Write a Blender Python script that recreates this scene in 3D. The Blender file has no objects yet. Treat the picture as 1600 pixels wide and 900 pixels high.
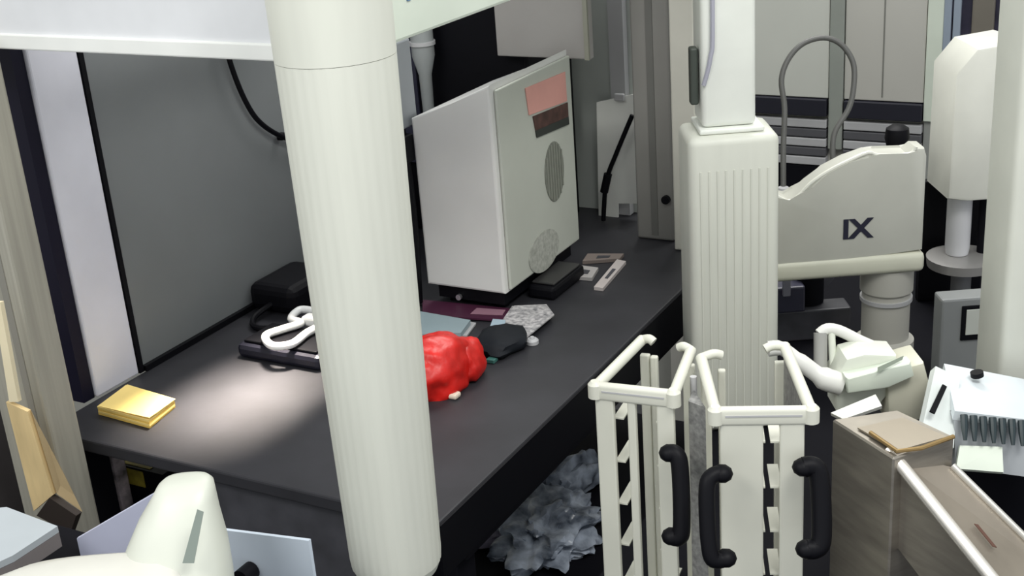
import bpy, bmesh, math, random
from mathutils import Vector, Matrix, Quaternion
random.seed(7)
sc = bpy.context.scene
COL = sc.collection

# ---------------------------------------------------------------- camera
F, PITCH, ROLL, YAW = 2033.0, math.radians(21.5), math.radians(4.33), math.radians(30)
CAM = Vector((0, 0, 1.7))
fwd = Vector((-math.sin(YAW)*math.cos(PITCH), math.cos(YAW)*math.cos(PITCH), -math.sin(PITCH)))
r0 = Vector((math.cos(YAW), math.sin(YAW), 0)); u0 = r0.cross(fwd)
RT = r0*math.cos(ROLL) - u0*math.sin(ROLL)
UP = r0*math.sin(ROLL) + u0*math.cos(ROLL)
cd = bpy.data.cameras.new('camera'); cam = bpy.data.objects.new('camera', cd); COL.objects.link(cam)
cd.sensor_width = 36; cd.lens = 36*F/1600; cd.clip_start = 0.02
m3 = Matrix((RT, UP, -fwd)).transposed()
cam.matrix_world = Matrix.Translation(CAM) @ m3.to_4x4()
sc.camera = cam
def at(x, y, X=None, Y=None, Z=None, D=None):
    r = fwd + RT*((x-800)/F) - UP*((y-450)/F)
    if X is not None: t = (X-CAM.x)/r.x
    elif Y is not None: t = (Y-CAM.y)/r.y
    elif Z is not None: t = (Z-CAM.z)/r.z
    else: t = D
    return CAM + r*t

# ---------------------------------------------------------------- light
sc.view_settings.view_transform = 'Standard'; sc.view_settings.look = 'None'
sc.view_settings.exposure = 0.12; sc.view_settings.gamma = 1; sc.view_settings.use_curve_mapping = False
w = bpy.data.worlds.new('room_light'); sc.world = w; w.use_nodes = True
w.node_tree.nodes['Background'].inputs[0].default_value = (0.93, 0.97, 1.0, 1)
w.node_tree.nodes['Background'].inputs[1].default_value = 0.67
def area(name, loc, target, sx, sy, power, col=(1, 1, 1)):
    l = bpy.data.lights.new(name, 'AREA'); l.shape = 'RECTANGLE'; l.size = sx; l.size_y = sy; l.energy = power; l.color = col
    o = bpy.data.objects.new(name, l); COL.objects.link(o); o.location = loc
    o.rotation_euler = (Vector(target)-Vector(loc)).to_track_quat('-Z', 'Y').to_euler(); return o
area('ceiling_and_fill_light', (0.5, 0.7, 3.0), (-0.6, 1.3, 0.9), 1.3, 0.6, 30, (1, 0.99, 0.95))
area('ceiling_and_fill_light', (-1.3, -0.6, 2.9), (-1.0, 1.4, 0.9), 1.3, 0.6, 24, (1, 0.99, 0.95))  # added overhead fill that brightens the front-facing sides
area('ceiling_and_fill_light', (-1.0, 2.9, 3.0), (-0.9, 2.5, 0), 1.4, 0.6, 38, (1, 0.99, 0.96))

# ---------------------------------------------------------------- materials
_m = {}
def mat(name, col, rough=0.5, metal=0.0, var=0.06, scale=9.0, bump=0.0, bscale=60.0, col2=None, trans=0.0, stretch=(1, 1, 1), spec=0.5, coat=0.0):
    if name in _m: return _m[name]
    m = bpy.data.materials.new(name); m.use_nodes = True; nt = m.node_tree; b = nt.nodes['Principled BSDF']
    b.inputs['Roughness'].default_value = rough; b.inputs['Metallic'].default_value = metal
    b.inputs['Specular IOR Level'].default_value = spec; b.inputs['Transmission Weight'].default_value = trans
    b.inputs['Coat Weight'].default_value = coat
    tc = nt.nodes.new('ShaderNodeTexCoord'); mp = nt.nodes.new('ShaderNodeMapping'); mp.inputs['Scale'].default_value = stretch
    nt.links.new(tc.outputs['Object'], mp.inputs['Vector'])
    n = nt.nodes.new('ShaderNodeTexNoise'); n.inputs['Scale'].default_value = scale; n.inputs['Detail'].default_value = 4
    nt.links.new(mp.outputs[0], n.inputs['Vector'])
    r = nt.nodes.new('ShaderNodeValToRGB'); r.color_ramp.elements[0].position = 0.3; r.color_ramp.elements[1].position = 0.7
    c2 = col2 or tuple(min(1, c*(1+var)) for c in col); c1 = col if col2 else tuple(c*(1-var) for c in col)
    r.color_ramp.elements[0].color = (*c1, 1); r.color_ramp.elements[1].color = (*c2, 1)
    nt.links.new(n.outputs['Fac'], r.inputs[0]); nt.links.new(r.outputs[0], b.inputs['Base Color'])
    if bump:
        n2 = nt.nodes.new('ShaderNodeTexNoise'); n2.inputs['Scale'].default_value = bscale; n2.inputs['Detail'].default_value = 3
        nt.links.new(mp.outputs[0], n2.inputs['Vector'])
        bp = nt.nodes.new('ShaderNodeBump'); bp.inputs['Strength'].default_value = bump; bp.inputs['Distance'].default_value = 0.004
        nt.links.new(n2.outputs['Fac'], bp.inputs['Height']); nt.links.new(bp.outputs[0], b.inputs['Normal'])
    _m[name] = m; return m
WHITE = mat('white_powder_coat', (0.70, 0.71, 0.73), 0.45, bump=0.05)
CREAM = mat('cream_plastic', (0.66, 0.68, 0.60), 0.4, var=0.05, bump=0.04)
COLM = mat('ridged_cover_plastic', (0.70, 0.71, 0.63), 0.45, var=0.05, stretch=(1, 1, 0.12), scale=30)
LAV = mat('lavender_white_paint', (0.80, 0.80, 0.88), 0.5)
GREYP = mat('grey_panel_paint', (0.20, 0.212, 0.217), 0.55, var=0.10, scale=3)
BENCH = mat('charcoal_bench_laminate', (0.029, 0.029, 0.034), 0.45, var=0.15, scale=14, bump=0.03, spec=0.3)
BLACK = mat('black_plastic', (0.004, 0.004, 0.006), 0.5, spec=0.15)
BLACKM = mat('black_painted_metal', (0.006, 0.006, 0.009), 0.7, spec=0.1)
BEIGE = mat('beige_aluminium', (0.36, 0.345, 0.29), 0.5, stretch=(3, 3, 0.1), scale=40, var=0.12)
STEEL = mat('brushed_steel', (0.36, 0.33, 0.285), 0.36, 0.75, var=0.2, stretch=(1, 1, 6), scale=12, bump=0.05)
STEELB = mat('folded_steel_highlight', (0.85, 0.81, 0.74), 0.25, 0.6)  # lighter steel, carries the painted highlight of the folded chute edge
INST = mat('instrument_light_grey', (0.76, 0.755, 0.73), 0.45, var=0.03)
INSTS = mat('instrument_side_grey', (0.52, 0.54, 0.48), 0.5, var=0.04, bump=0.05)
YELLOW = mat('yellow_note_paper', (0.92, 0.70, 0.24), 0.85, var=0.05)
REDM = mat('red_nitrile', (0.56, 0.010, 0.006), 0.4, var=0.25, scale=30, bump=0.5, bscale=38)
PINK = mat('pink_label_print', (0.72, 0.36, 0.31), 0.6, var=0.1)
BROWN = mat('brown_label_print', (0.075, 0.035, 0.028), 0.6, var=0.4, scale=60)
VENT = mat('vent_grey', (0.20, 0.21, 0.18), 0.6, var=0.15, scale=80)
CARD = mat('tan_cardboard', (0.70, 0.53, 0.27), 0.8, var=0.15, stretch=(1, 1, 0.2), scale=40)
BLUEW = mat('pale_blue_white_plastic', (0.60, 0.67, 0.76), 0.4)
PALEG = mat('pale_green_white_plastic', (0.68, 0.74, 0.64), 0.4)
GREYM = mat('mid_grey_metal', (0.22, 0.22, 0.23), 0.45, 0.3)
LGREY = mat('light_grey_paint', (0.48, 0.48, 0.49), 0.5)
WALLM = mat('wall_paint', (0.42, 0.42, 0.39), 0.7, var=0.04, scale=4)
DOORM = mat('cabinet_door_grey', (0.60, 0.61, 0.56), 0.5, var=0.05, scale=3)
DOORG = mat('cabinet_door_warm_grey', (0.50, 0.49, 0.45), 0.5, var=0.05, scale=3)
FLOORM = mat('dark_vinyl_floor', (0.05, 0.05, 0.055), 0.5, var=0.2, scale=20)
BAGM = mat('blue_crinkled_plastic', (0.012, 0.022, 0.04), 0.3, col2=(0.50, 0.56, 0.66), scale=26, bump=0.5, bscale=50)
NAVY = mat('navy_print', (0.012, 0.012, 0.03), 0.6)
PURPLE = mat('dark_purple_tinted_glass', (0.03, 0.028, 0.05), 0.15, var=0.5, scale=14)
OLIVE = mat('olive_yellow_print', (0.35, 0.28, 0.03), 0.6, var=0.4, scale=40)
MOTTLE = mat('mottled_pink_grey_print', (0.12, 0.11, 0.10), 0.7, col2=(0.72, 0.60, 0.62), scale=45)
TEAL = mat('grey_teal_sheet', (0.28, 0.36, 0.39), 0.5)
PRINTP = mat('printed_paper', (0.16, 0.16, 0.17), 0.7, col2=(0.62, 0.60, 0.60), scale=140)
MESHG = mat('grey_perforated_sheet', (0.20, 0.20, 0.20), 0.5, 0.3, col2=(0.38, 0.38, 0.37), scale=160)
CHROME = mat('polished_shaft', (0.75, 0.75, 0.78), 0.2, 0.8)
DGREY = mat('dark_slate_grey', (0.055, 0.055, 0.065), 0.5, var=0.3, scale=20)

# ---------------------------------------------------------------- mesh helpers
def link(name, bm, m, parent=None, smooth=False):
    me = bpy.data.meshes.new(name)
    bmesh.ops.recalc_face_normals(bm, faces=bm.faces[:])
    bm.to_mesh(me); bm.free()
    if smooth:
        for p in me.polygons: p.use_smooth = True
        try: me.set_sharp_from_angle(angle=math.radians(38))
        except Exception: pass
    me.materials.append(m)
    o = bpy.data.objects.new(name, me); COL.objects.link(o)
    if parent: o.parent = parent; o.matrix_parent_inverse = parent.matrix_world.inverted() if False else Matrix.Translation(-Vector(parent.location))
    return o
# every parent Empty is unrotated, so children keep world coordinates minus the parent's location
def new(): return bmesh.new()
def box(bm, c, s, bev=0.0, rz=0.0, M=None, seg=2):
    r = bmesh.ops.create_cube(bm, size=1)
    vs = r['verts']
    for v in vs: v.co = Vector((v.co.x*s[0], v.co.y*s[1], v.co.z*s[2]))
    if bev:
        es = list({e for v in vs for e in v.link_edges})
        rr = bmesh.ops.bevel(bm, geom=es, offset=bev, segments=seg, affect='EDGES', profile=0.5)
        vs = list({v for f in rr['faces'] for v in f.verts} | {v for v in vs if v.is_valid})
        allv = set(vs); stack = list(vs)
        while stack:
            v = stack.pop()
            for e in v.link_edges:
                o = e.other_vert(v)
                if o not in allv: allv.add(o); stack.append(o)
        vs = list(allv)
    X = (Matrix.Translation(Vector(c)) @ Matrix.Rotation(rz, 4, 'Z')) if M is None else M @ Matrix.Translation(Vector(c)) @ Matrix.Rotation(rz, 4, 'Z')
    for v in vs: v.co = X @ v.co
    return bm
def bx(x0, x1, y0, y1, z0, z1, bev=0.0):
    return box(new(), ((x0+x1)/2, (y0+y1)/2, (z0+z1)/2), (abs(x1-x0), abs(y1-y0), abs(z1-z0)), bev)
def tube(bm, pts, r, n=10, caps=True):
    pts = [Vector(p) for p in pts]; rs = r if isinstance(r, (list, tuple)) else [r]*len(pts)
    rings = []; up = None
    for i, p in enumerate(pts):
        t = (pts[min(i+1, len(pts)-1)]-pts[max(i-1, 0)]).normalized()
        if up is None: up = Vector((0, 0, 1)) if abs(t.z) < 0.9 else Vector((1, 0, 0))
        a = t.cross(up).normalized(); b = t.cross(a).normalized(); up = -b if b.length else up
        up = a.cross(t)
        rings.append([bm.verts.new(p + (a*math.cos(2*math.pi*k/n) + b*math.sin(2*math.pi*k/n))*rs[i]) for k in range(n)])
    for i in range(len(rings)-1):
        for k in range(n): bm.faces.new((rings[i][k], rings[i][(k+1) % n], rings[i+1][(k+1) % n], rings[i+1][k]))
    if caps: bm.faces.new(rings[0][::-1]); bm.faces.new(rings[-1])
    return bm
def smoothpath(pts, n=6):
    P = [Vector(p) for p in pts]; out = []
    for i in range(len(P)-1):
        p0 = P[max(i-1, 0)]; p1 = P[i]; p2 = P[i+1]; p3 = P[min(i+2, len(P)-1)]
        for k in range(n):
            t = k/n
            out.append(0.5*((2*p1)+(p2-p0)*t+(2*p0-5*p1+4*p2-p3)*t*t+(3*p1-p0-3*p2+p3)*t**3))
    out.append(P[-1]); return out
def lathe(bm, c, prof, n=40, flute=0, depth=0.0):
    rings = []
    for r, z in prof:
        ring = []
        for k in range(n):
            a = 2*math.pi*k/n
            rr = r - (depth if flute and (k % (n//flute)) == 0 and r > 4*depth else 0)
            ring.append(bm.verts.new((c[0]+rr*math.cos(a), c[1]+rr*math.sin(a), c[2]+z)))
        rings.append(ring)
    for i in range(len(rings)-1):
        for k in range(n): bm.faces.new((rings[i][k], rings[i][(k+1) % n], rings[i+1][(k+1) % n], rings[i+1][k]))
    bm.faces.new(rings[0][::-1]); bm.faces.new(rings[-1])
    return bm
def prism(bm, pts, d, M, bev=0.0):
    """polygon pts (u, v) in the local XZ plane, extruded by d along local +Y, then transformed by M"""
    a = [bm.verts.new(M @ Vector((u, 0, v))) for u, v in pts]; b = [bm.verts.new(M @ Vector((u, d, v))) for u, v in pts]
    n = len(pts); f1 = bm.faces.new(a); f2 = bm.faces.new(b[::-1])
    for i in range(n): bm.faces.new((a[i], b[i], b[(i+1) % n], a[(i+1) % n]))
    if bev:
        es = list(f1.edges)+list(f2.edges)
        bmesh.ops.bevel(bm, geom=es, offset=bev, segments=2, affect='EDGES', profile=0.5)
    return bm
def frame(loc, rz): return Matrix.Translation(Vector(loc)) @ Matrix.Rotation(rz, 4, 'Z')
def plate(bm, poly, t):
    """flat polygon of 3D points thickened downwards by t"""
    a = [bm.verts.new(Vector(p)) for p in poly]; nrm = (Vector(poly[1])-Vector(poly[0])).cross(Vector(poly[2])-Vector(poly[0])).normalized()
    b = [bm.verts.new(Vector(p)-nrm*t) for p in poly]; n = len(poly)
    bm.faces.new(a); bm.faces.new(b[::-1])
    for i in range(n): bm.faces.new((a[i], b[i], b[(i+1) % n], a[(i+1) % n]))
    return bm
def blob(bm, c, s, rz=0, amp=0.25, seed=0, sub=4, freq=3.0, flat=True):
    from mathutils import noise
    r = bmesh.ops.create_icosphere(bm, subdivisions=sub, radius=1)
    off = Vector((seed*3.1, seed*1.7, seed*0.9)); M = frame(c, rz)
    for v in r['verts']:
        n = 1 + amp*noise.noise(v.co*freq+off) + amp*0.5*noise.noise(v.co*freq*2.3+off)
        p = Vector((v.co.x*s[0]*n, v.co.y*s[1]*n, v.co.z*s[2]*n))
        if flat: p.z = max(p.z, -s[2]*0.45)
        v.co = M @ p
    return bm
def tag(o, label, cat, group=None):
    o['label'] = label; o['category'] = cat
    if group: o['group'] = group
    return o
def thing(name, loc, label, cat, group=None):
    o = bpy.data.objects.new(name, None); COL.objects.link(o); o.location = loc; o.empty_display_size = 0.05
    return tag(o, label, cat, group)
def part(name, bm, m, parent, smooth=False, label=None):
    """parts are built in world coordinates; parents are unrotated empties or meshes at the origin"""
    o = link(name, bm, m, None, smooth); o.parent = parent
    base = Vector(parent.location)
    if parent.parent: base = base + Vector(parent.parent.location)
    o.data.transform(Matrix.Translation(-base))
    if label: o['label'] = label
    return o
def struct(name, bm, m, smooth=False):
    o = link(name, bm, m, None, smooth); o['kind'] = 'structure'; return o
def text_mesh(body, size, extrude, M, name):
    cu = bpy.data.curves.new(name, 'FONT'); cu.body = body; cu.size = size; cu.extrude = extrude; cu.offset = size*0.03
    cu.align_x = 'CENTER'; cu.align_y = 'CENTER'
    to = bpy.data.objects.new(name, cu); COL.objects.link(to)
    me = bpy.data.meshes.new_from_object(to); bpy.data.objects.remove(to)
    bm = new(); bm.from_mesh(me); bm.transform(M); bpy.data.meshes.remove(me); return bm

# ================================================================ THE SETTING
BZ = 0.88
struct('floor', bx(-3, 2.2, -1, 3.2, -0.05, 0), FLOORM)
struct('wall_back', bx(-3, 2.2, 3.12, 3.2, 0, 2.7), WALLM)
struct('wall_left', bx(-3.0, -2.92, -1, 3.12, 0, 2.7), WALLM)

# ================================================================ LEFT WORKCELL
# bench
bench = thing('lab_bench', (-1.09, 1.6, 0), 'long charcoal laminate bench carrying the light grey instrument', 'bench')
part('bench_top', bx(-1.425, -0.763, 1.105, 2.28, BZ-0.020, BZ, 0.003), BENCH, bench)
part('edge_and_shade_band', bx(-0.7628, -0.7600, 1.105, 2.28, BZ-0.075, BZ-0.003), BLACK, bench)  # bench edge and the shadow below it, both put into black
part('under_rail', bx(-0.82, -0.7629, 1.16, 2.28, BZ-0.085, BZ-0.0205), BLACK, bench)
part('front_panel', bx(-1.19, -0.821, 1.118, 1.138, 0.10, BZ-0.0205), DGREY, bench)
for x, y in ((-1.40, 1.15), (-0.80, 1.18), (-1.40, 2.24), (-0.80, 2.24)):
    part('leg', bx(x-0.022, x+0.022, y-0.022, y+0.022, 0, BZ-0.086 if x > -1 else BZ-0.021, 0.003), BLACKM, bench)
part('lower_shelf', bx(-1.37, -0.80, 1.21, 2.20, 0.43, 0.455), BLACKM, bench)
# grey side panel
sp = thing('grey_partition', (-1.44, 1.7, BZ), 'plain dark grey side panel rising behind the sticky notes', 'panel')
part('sheet', bx(-1.445, -1.427, 1.303, 2.2, BZ+0.001, 1.50), GREYP, sp)
part('edge_strip', bx(-1.429, -1.423, 1.3005, 1.309, BZ+0.001, 1.50), BLACK, sp)
part('foot_strip', bx(-1.427, -1.419, 1.31, 2.2, BZ+0.001, BZ+0.010), BLACK, sp)
# back grey panel
bp = thing('warm_grey_partition', (-1.1, 2.24, BZ), 'pale grey sheet panel standing behind the instrument', 'panel')
part('sheet', bx(-1.42, -0.99, 2.235, 2.25, BZ+0.001, 1.6), mat('pale_teal_grey', (0.50, 0.53, 0.50), 0.5), bp)
part('flange', bx(-1.03, -1.00, 2.215, 2.234, BZ+0.001, 1.6), LGREY, bp)
# grey upright at bench end
up = thing('grey_upright', (-0.90, 2.13, BZ), 'grey aluminium upright at the far end of the bench', 'post')
part('profile', bx(-0.935, -0.862, 2.10, 2.17, BZ+0.001, 1.7, 0.004), mat('upright_grey', (0.27, 0.265, 0.25), 0.5, 0.2), up)
part('slot', bx(-0.905, -0.892, 2.0985, 2.1005, BZ+0.01, 1.7), mat('slot_grey', (0.15, 0.15, 0.14), 0.5), up)
part('bolt', tube(new(), [(-0.874, 2.101, 0.962), (-0.874, 2.092, 0.962)], 0.008, 12), BLACK, up)

# white frame: beam along the front, beam along the side
fb = thing('overhead_beam', (-1.2, 1.15, 1.43), 'wide white overhead beam crossing above the grey panel', 'beam')
part('casing', bx(-2.0, -0.80, 1.10, 1.19, 1.437, 1.66, 0.006), WHITE, fb)
part('lower_lip', bx(-2.0, -0.80, 1.096, 1.104, 1.430, 1.449, 0.002), mat('lip_highlight_white', (0.80, 0.81, 0.78), 0.35), fb)  # highlight on the beam's lower edge painted as a lighter lip
sb = thing('side_beam', (-0.78, 1.5, 1.45), 'pale green-white overhead beam running back with blue lettering', 'beam')
part('casing', bx(-0.84, -0.762, 1.075, 2.2, 1.449, 1.66, 0.004), PALEG, sb)
Ml = Matrix.Translation((-0.7615, 1.16, 1.503)) @ Matrix.Rotation(math.radians(90), 4, 'Z') @ Matrix.Rotation(math.radians(90), 4, 'X')
part('lettering', text_mesh('TF', 0.045, 0.0008, Ml, 'lettering'), mat('blue_print', (0.10, 0.20, 0.36), 0.5), sb, label='blue lettering')
# left white post
lp = thing('corner_post', (-1.46, 1.25, BZ), 'lavender-white square post at the grey panel edge', 'post')
part('profile', bx(-1.49, -1.424, 1.212, 1.299, BZ+0.001, 1.436, 0.003), LAV, lp)
part('gap_shade_strip', bx(-1.487, -1.430, 1.190, 1.211, BZ+0.001, 1.436), mat('gap_shade_navy', (0.010, 0.009, 0.022), 0.5, spec=0.2), lp)  # dark strip painted in for the shaded gap beside the post
# beige post in front of the bench corner
gp = thing('beige_upright', (-1.35, 1.05, 0), 'beige-grey aluminium upright at the far left of the bench', 'post')
part('profile', bx(-1.415, -1.322, 1.035, 1.085, 0, 1.436, 0.004), BEIGE, gp)
part('slot', bx(-1.352, -1.340, 1.0335, 1.0355, 0.02, 1.43), mat('beige_slot', (0.25, 0.24, 0.21), 0.5), gp)

# big ridged column
cc = (-0.752, 1.000)
cl = thing('ridged_column', (cc[0], cc[1], 0), 'thick cream ridged column in front of the bench corner', 'column')
b = lathe(new(), (cc[0], cc[1], 0), [(0.044, 0.896), (0.0500, 0.898), (0.0510, 0.91), (0.0585, 1.462)], 128, 32, 0.0005)
part('ridged_cover', b, COLM, cl, True)
part('upper_sleeve', lathe(new(), (cc[0], cc[1], 0), [(0.0586, 1.4625), (0.061, 1.66)], 64), COLM, cl, True)
part('end_cap', lathe(new(), (cc[0], cc[1], 0), [(0.040, 0.886), (0.046, 0.888), (0.0495, 0.8975)], 64), CREAM, cl, True)
part('inner_post', bx(cc[0]-0.024, cc[0]+0.024, cc[1]-0.024, cc[1]+0.024, 0.0, 0.886, 0.003), BLACKM, cl)

# added lamp, unseen behind the front beam, for the light stripe on the bench
tl = thing('added_stripe_lamp', (-1.22, 1.30, 1.40), 'slim added lamp, unseen behind the white overhead beam', 'lamp')
part('housing', bx(-1.26, -1.21, 1.22, 1.60, 1.452, 1.475, 0.003), WHITE, tl)
part('bracket', bx(-1.245, -1.225, 1.191, 1.2195, 1.455, 1.475), WHITE, tl)
sl = bpy.data.lights.new('added_stripe_light', 'AREA'); sl.shape = 'RECTANGLE'; sl.size = 0.03; sl.size_y = 0.36; sl.energy = 3.6; sl.color = (1, 0.88, 0.74); sl.spread = math.radians(27)
so = bpy.data.objects.new('added_stripe_light', sl); COL.objects.link(so); so.location = (-1.235, 1.40, 1.450); so.rotation_euler = (math.radians(-19), math.radians(-2), 0)

# ---------------------------------------------------------------- instrument
IX0, IX1, IY0, IY1, IZ0 = -1.138, -0.990, 1.69, 1.962, 0.918
ins = thing('benchtop_instrument', (-1.06, 1.82, BZ), 'tall light grey benchtop instrument with pink and brown label', 'instrument')
# body: front (facing -Y) and right side (facing +X); the top falls towards the left
b = new(); M = frame((0, IY0, 0), 0)
prism(b, [(IX0, IZ0), (IX1, IZ0), (IX1, 1.262), (-1.055, 1.232), (IX0, 1.202)], IY1-IY0, M, 0.004)
part('body', b, INST, ins)
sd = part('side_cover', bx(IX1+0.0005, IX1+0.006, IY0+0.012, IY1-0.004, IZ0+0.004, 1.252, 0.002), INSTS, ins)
def onside(px, py): return at(px, py, X=IX1+0.0065)
def side_quad(pts, t=0.0015): return plate(new(), [onside(*p) for p in pts], t)
part('pink_label', side_quad([(820, 138), (882, 112), (885, 158), (826, 180)]), PINK, sd)
part('brown_label', side_quad([(832, 182), (886, 160), (888, 192), (838, 213)]), BROWN, sd)
part('black_label', side_quad([(836, 204), (887, 182), (888, 194), (838, 215)], 0.002), mat('black_green_print', (0.03, 0.035, 0.03), 0.6), sd)
oc = onside(866, 268)
b = new(); vs = [Vector((oc.x+0.001, oc.y+0.035*math.cos(2*math.pi*k/32), oc.z+0.052*math.sin(2*math.pi*k/32))) for k in range(32)]
plate(b, vs, 0.001); part('oval_vent', b, VENT, sd)
for k in range(-3, 4):
    h = 0.050*math.sqrt(max(0, 1-(k*0.009/0.035)**2))
    part('vent_slat', bx(oc.x+0.0012, oc.x+0.0025, oc.y+k*0.009-0.0015, oc.y+k*0.009+0.0015, oc.z-h, oc.z+h), mat('slat_grey', (0.26, 0.27, 0.23), 0.5), sd)
b = new(); oc2 = onside(850, 392); vs = [Vector((oc2.x+0.001, oc2.y+0.055*math.cos(2*math.pi*k/32), oc2.z+0.035*math.sin(2*math.pi*k/32))) for k in range(32)]
part('lower_grille', plate(b, vs, 0.001), mat('grille_speckle', (0.32, 0.33, 0.29), 0.6, col2=(0.5, 0.51, 0.46), scale=150), sd)
part('shade_plinth', bx(IX0+0.012, IX1-0.010, IY0+0.015, IY1-0.01, BZ+0.012, IZ0-0.0005), BLACK, ins)  # black block stands in for the shadow under the instrument
for x in (IX0+0.03, IX1-0.03):
    for y in (IY0+0.04, IY1-0.04):
        part('foot', tube(new(), [(x, y, BZ), (x, y, BZ+0.012)], 0.012, 14), BLACK, ins)
part('screw', tube(new(), [(-1.085, IY0+0.014, 0.897), (-1.085, IY0+0.008, 0.897)], 0.005, 10), CHROME, ins)

# dark gear behind / left of the instrument
dg = thing('black_equipment', (-1.28, 2.1, BZ), 'black equipment case in the shadow behind the instrument', 'equipment')
part('case', bx(-1.41, -1.10, 2.02, 2.20, BZ+0.001, 1.36, 0.006), BLACK, dg)
part('navy_panel', bx(-1.385, -1.335, 2.015, 2.0195, 1.02, 1.32), mat('navy_panel', (0.03, 0.03, 0.055), 0.5), dg)
wp = thing('grey_tube', (-1.30, 2.0, BZ), 'pale grey upright tube before the black equipment', 'tube')
part('tube_body', lathe(new(), (-1.295, 1.985, 0), [(0.010, BZ+0.001), (0.010, 1.10), (0.012, 1.20), (0.021, 1.235), (0.021, 1.33)], 20), mat('tube_grey', (0.34, 0.36, 0.36), 0.45), wp, True)
part('collar', lathe(new(), (-1.295, 1.985, 0), [(0.024, 1.255), (0.024, 1.262)], 20), LGREY, wp, True)
hp = thing('warm_grey_hood', (-1.1, 2.005, 1.2), 'warm grey hood sheet hanging above the instrument top', 'hood')
hx0 = at(778, 40, Y=2.0).x; hx1 = at(925, 60, Y=2.0).x; hz = at(840, 88, Y=2.0).z
part('sheet', bx(hx0, hx1, 1.99, 2.005, hz, 1.62, 0.002), mat('warm_grey_sheet', (0.33, 0.315, 0.30), 0.55), hp)
part('edge_fold', bx(hx1-0.008, hx1, 1.984, 1.9895, hz, 1.62), mat('olive_grey', (0.27, 0.27, 0.22), 0.5), hp)
vb = thing('black_conduit', (-1.165, 1.7, BZ), 'black conduit with grey junction box left of the instrument', 'conduit')
a0 = at(622, 202, Y=1.68); a1 = at(648, 455, Y=1.68)
part('pipe', tube(new(), smoothpath([a0, at(640, 330, Y=1.68), (a1.x, 1.68, BZ+0.006)], 5), 0.012, 12), BLACK, vb, True)
j0 = at(603, 64, Y=1.69); j1 = at(641, 200, Y=1.69)
part('junction_box', bx(j0.x+0.004, j1.x-0.004, 1.675, 1.72, j1.z, j0.z, 0.003), mat('blue_grey', (0.30, 0.32, 0.34), 0.5), vb)
part('clip', box(new(), at(628, 232, Y=1.68), (0.032, 0.03, 0.045), 0.004), BLACK, vb)

# white sheet standing in for a bright opening, + cable near the grey upright
ws = thing('bright_opening_card', (-0.985, 2.19, BZ), 'white card standing in for the bright opening beside grey upright', 'card')
z_ = 2.20
part('sheet', plate(new(), [at(936, 356, Y=z_), at(966, 356, Y=z_), at(966, 318, Y=z_), at(1003, 318, Y=z_), at(1000, 145, Y=z_), at(932, 160, Y=z_)], 0.003), mat('bright_opening_card', (0.92, 0.93, 0.88), 0.5), ws)
part('clip', box(new(), at(968, 152, Y=z_-0.006), (0.02, 0.008, 0.014), 0.002), LGREY, ws)
c0 = thing('black_cable', (-0.97, 2.15, BZ), 'black cable bending down in front of the white card', 'cable')
part('cord', tube(new(), smoothpath([at(988, 180, Y=2.17), at(965, 235, Y=2.165), at(948, 280, Y=2.165), at(944, 320, Y=2.165), (at(944, 365, Y=2.165).x, 2.165, BZ+0.004)], 6), 0.0045, 10), BLACK, c0, True)
part('plug', tube(new(), [at(950, 272, Y=2.165), at(944, 300, Y=2.165)], 0.008, 12), BLACK, c0, True)

# panel cable
pc = thing('hanging_cable', (-1.41, 1.63, 1.3), 'thin black cable hanging in a curve against the grey panel', 'cable')
part('cord', tube(new(), smoothpath([at(350, 60, X=-1.414), at(362, 105, X=-1.414), at(382, 155, X=-1.414), at(405, 190, X=-1.414), at(440, 213, X=-1.414), at(480, 222, X=-1.414), at(520, 190, X=-1.414)], 6), 0.0045, 10), BLACK, pc, True)
part('cable_clip', box(new(), at(440, 213, X=-1.4185), (0.012, 0.014, 0.012), 0.002), BLACK, pc)

# ---------------------------------------------------------------- things on the bench
sn = thing('sticky_note_pad', (-1.335, 1.205, BZ), 'square pad of yellow sticky notes on the bench corner', 'notepad')
ps = [at(155, 648, Z=BZ), at(235, 670, Z=BZ), at(275, 637, Z=BZ), at(200, 614, Z=BZ)]
for k in range(4):
    dz = Vector((random.uniform(-.001, .001), random.uniform(-.001, .001), 0.0032*(k+1)+0.0005))
    part('note_sheets', plate(new(), [p+dz for p in ps], 0.0030), YELLOW if k % 2 else mat('yellow_note_paper_deep', (0.82, 0.55, 0.12), 0.85), sn)
part('top_note', plate(new(), [p+Vector((0.001, 0.001, 0.0140+(0.003 if i == 1 else 0))) for i, p in enumerate(ps)], 0.0006), YELLOW, sn)

# white plug coil on black base
pb = thing('black_charger_base', (-1.28, 1.50, BZ), 'low black base under the white clip by the column', 'charger')
q0 = at(450, 560, Z=BZ)
part('base', box(new(), (q0.x, q0.y+0.02, BZ+0.012), (0.16, 0.09, 0.024), 0.008), mat('navy_black', (0.010, 0.010, 0.02), 0.4), pb)
part('rim', box(new(), (q0.x, q0.y+0.02, BZ+0.0265), (0.14, 0.072, 0.004), 0.0015), BLACK, pb)
wc = thing('white_clip', (q0.x, q0.y+0.02, BZ+0.03), 'white looped plastic clip lying on the black base', 'clip')
Z2 = BZ+0.036
loop = [at(x, y, Z=Z2) for x, y in [(500, 488), (470, 484), (455, 498), (470, 505), (440, 515), (415, 525), (425, 540), (455, 538), (480, 520), (505, 508)]]
part('loop', tube(new(), smoothpath(loop, 6), 0.0065, 10), mat('bright_white_plastic', (0.8, 0.81, 0.8), 0.35), wc, True)
part('hub', box(new(), at(488, 500, Z=Z2), (0.03, 0.022, 0.016), 0.004), mat('bright_white_plastic', (0.8, 0.81, 0.8), 0.35), wc)
ba = thing('black_power_adapter', (-1.34, 1.68, BZ), 'rounded black adapter against the grey panel foot', 'adapter')
q1 = at(455, 486, Z=BZ)
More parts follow.
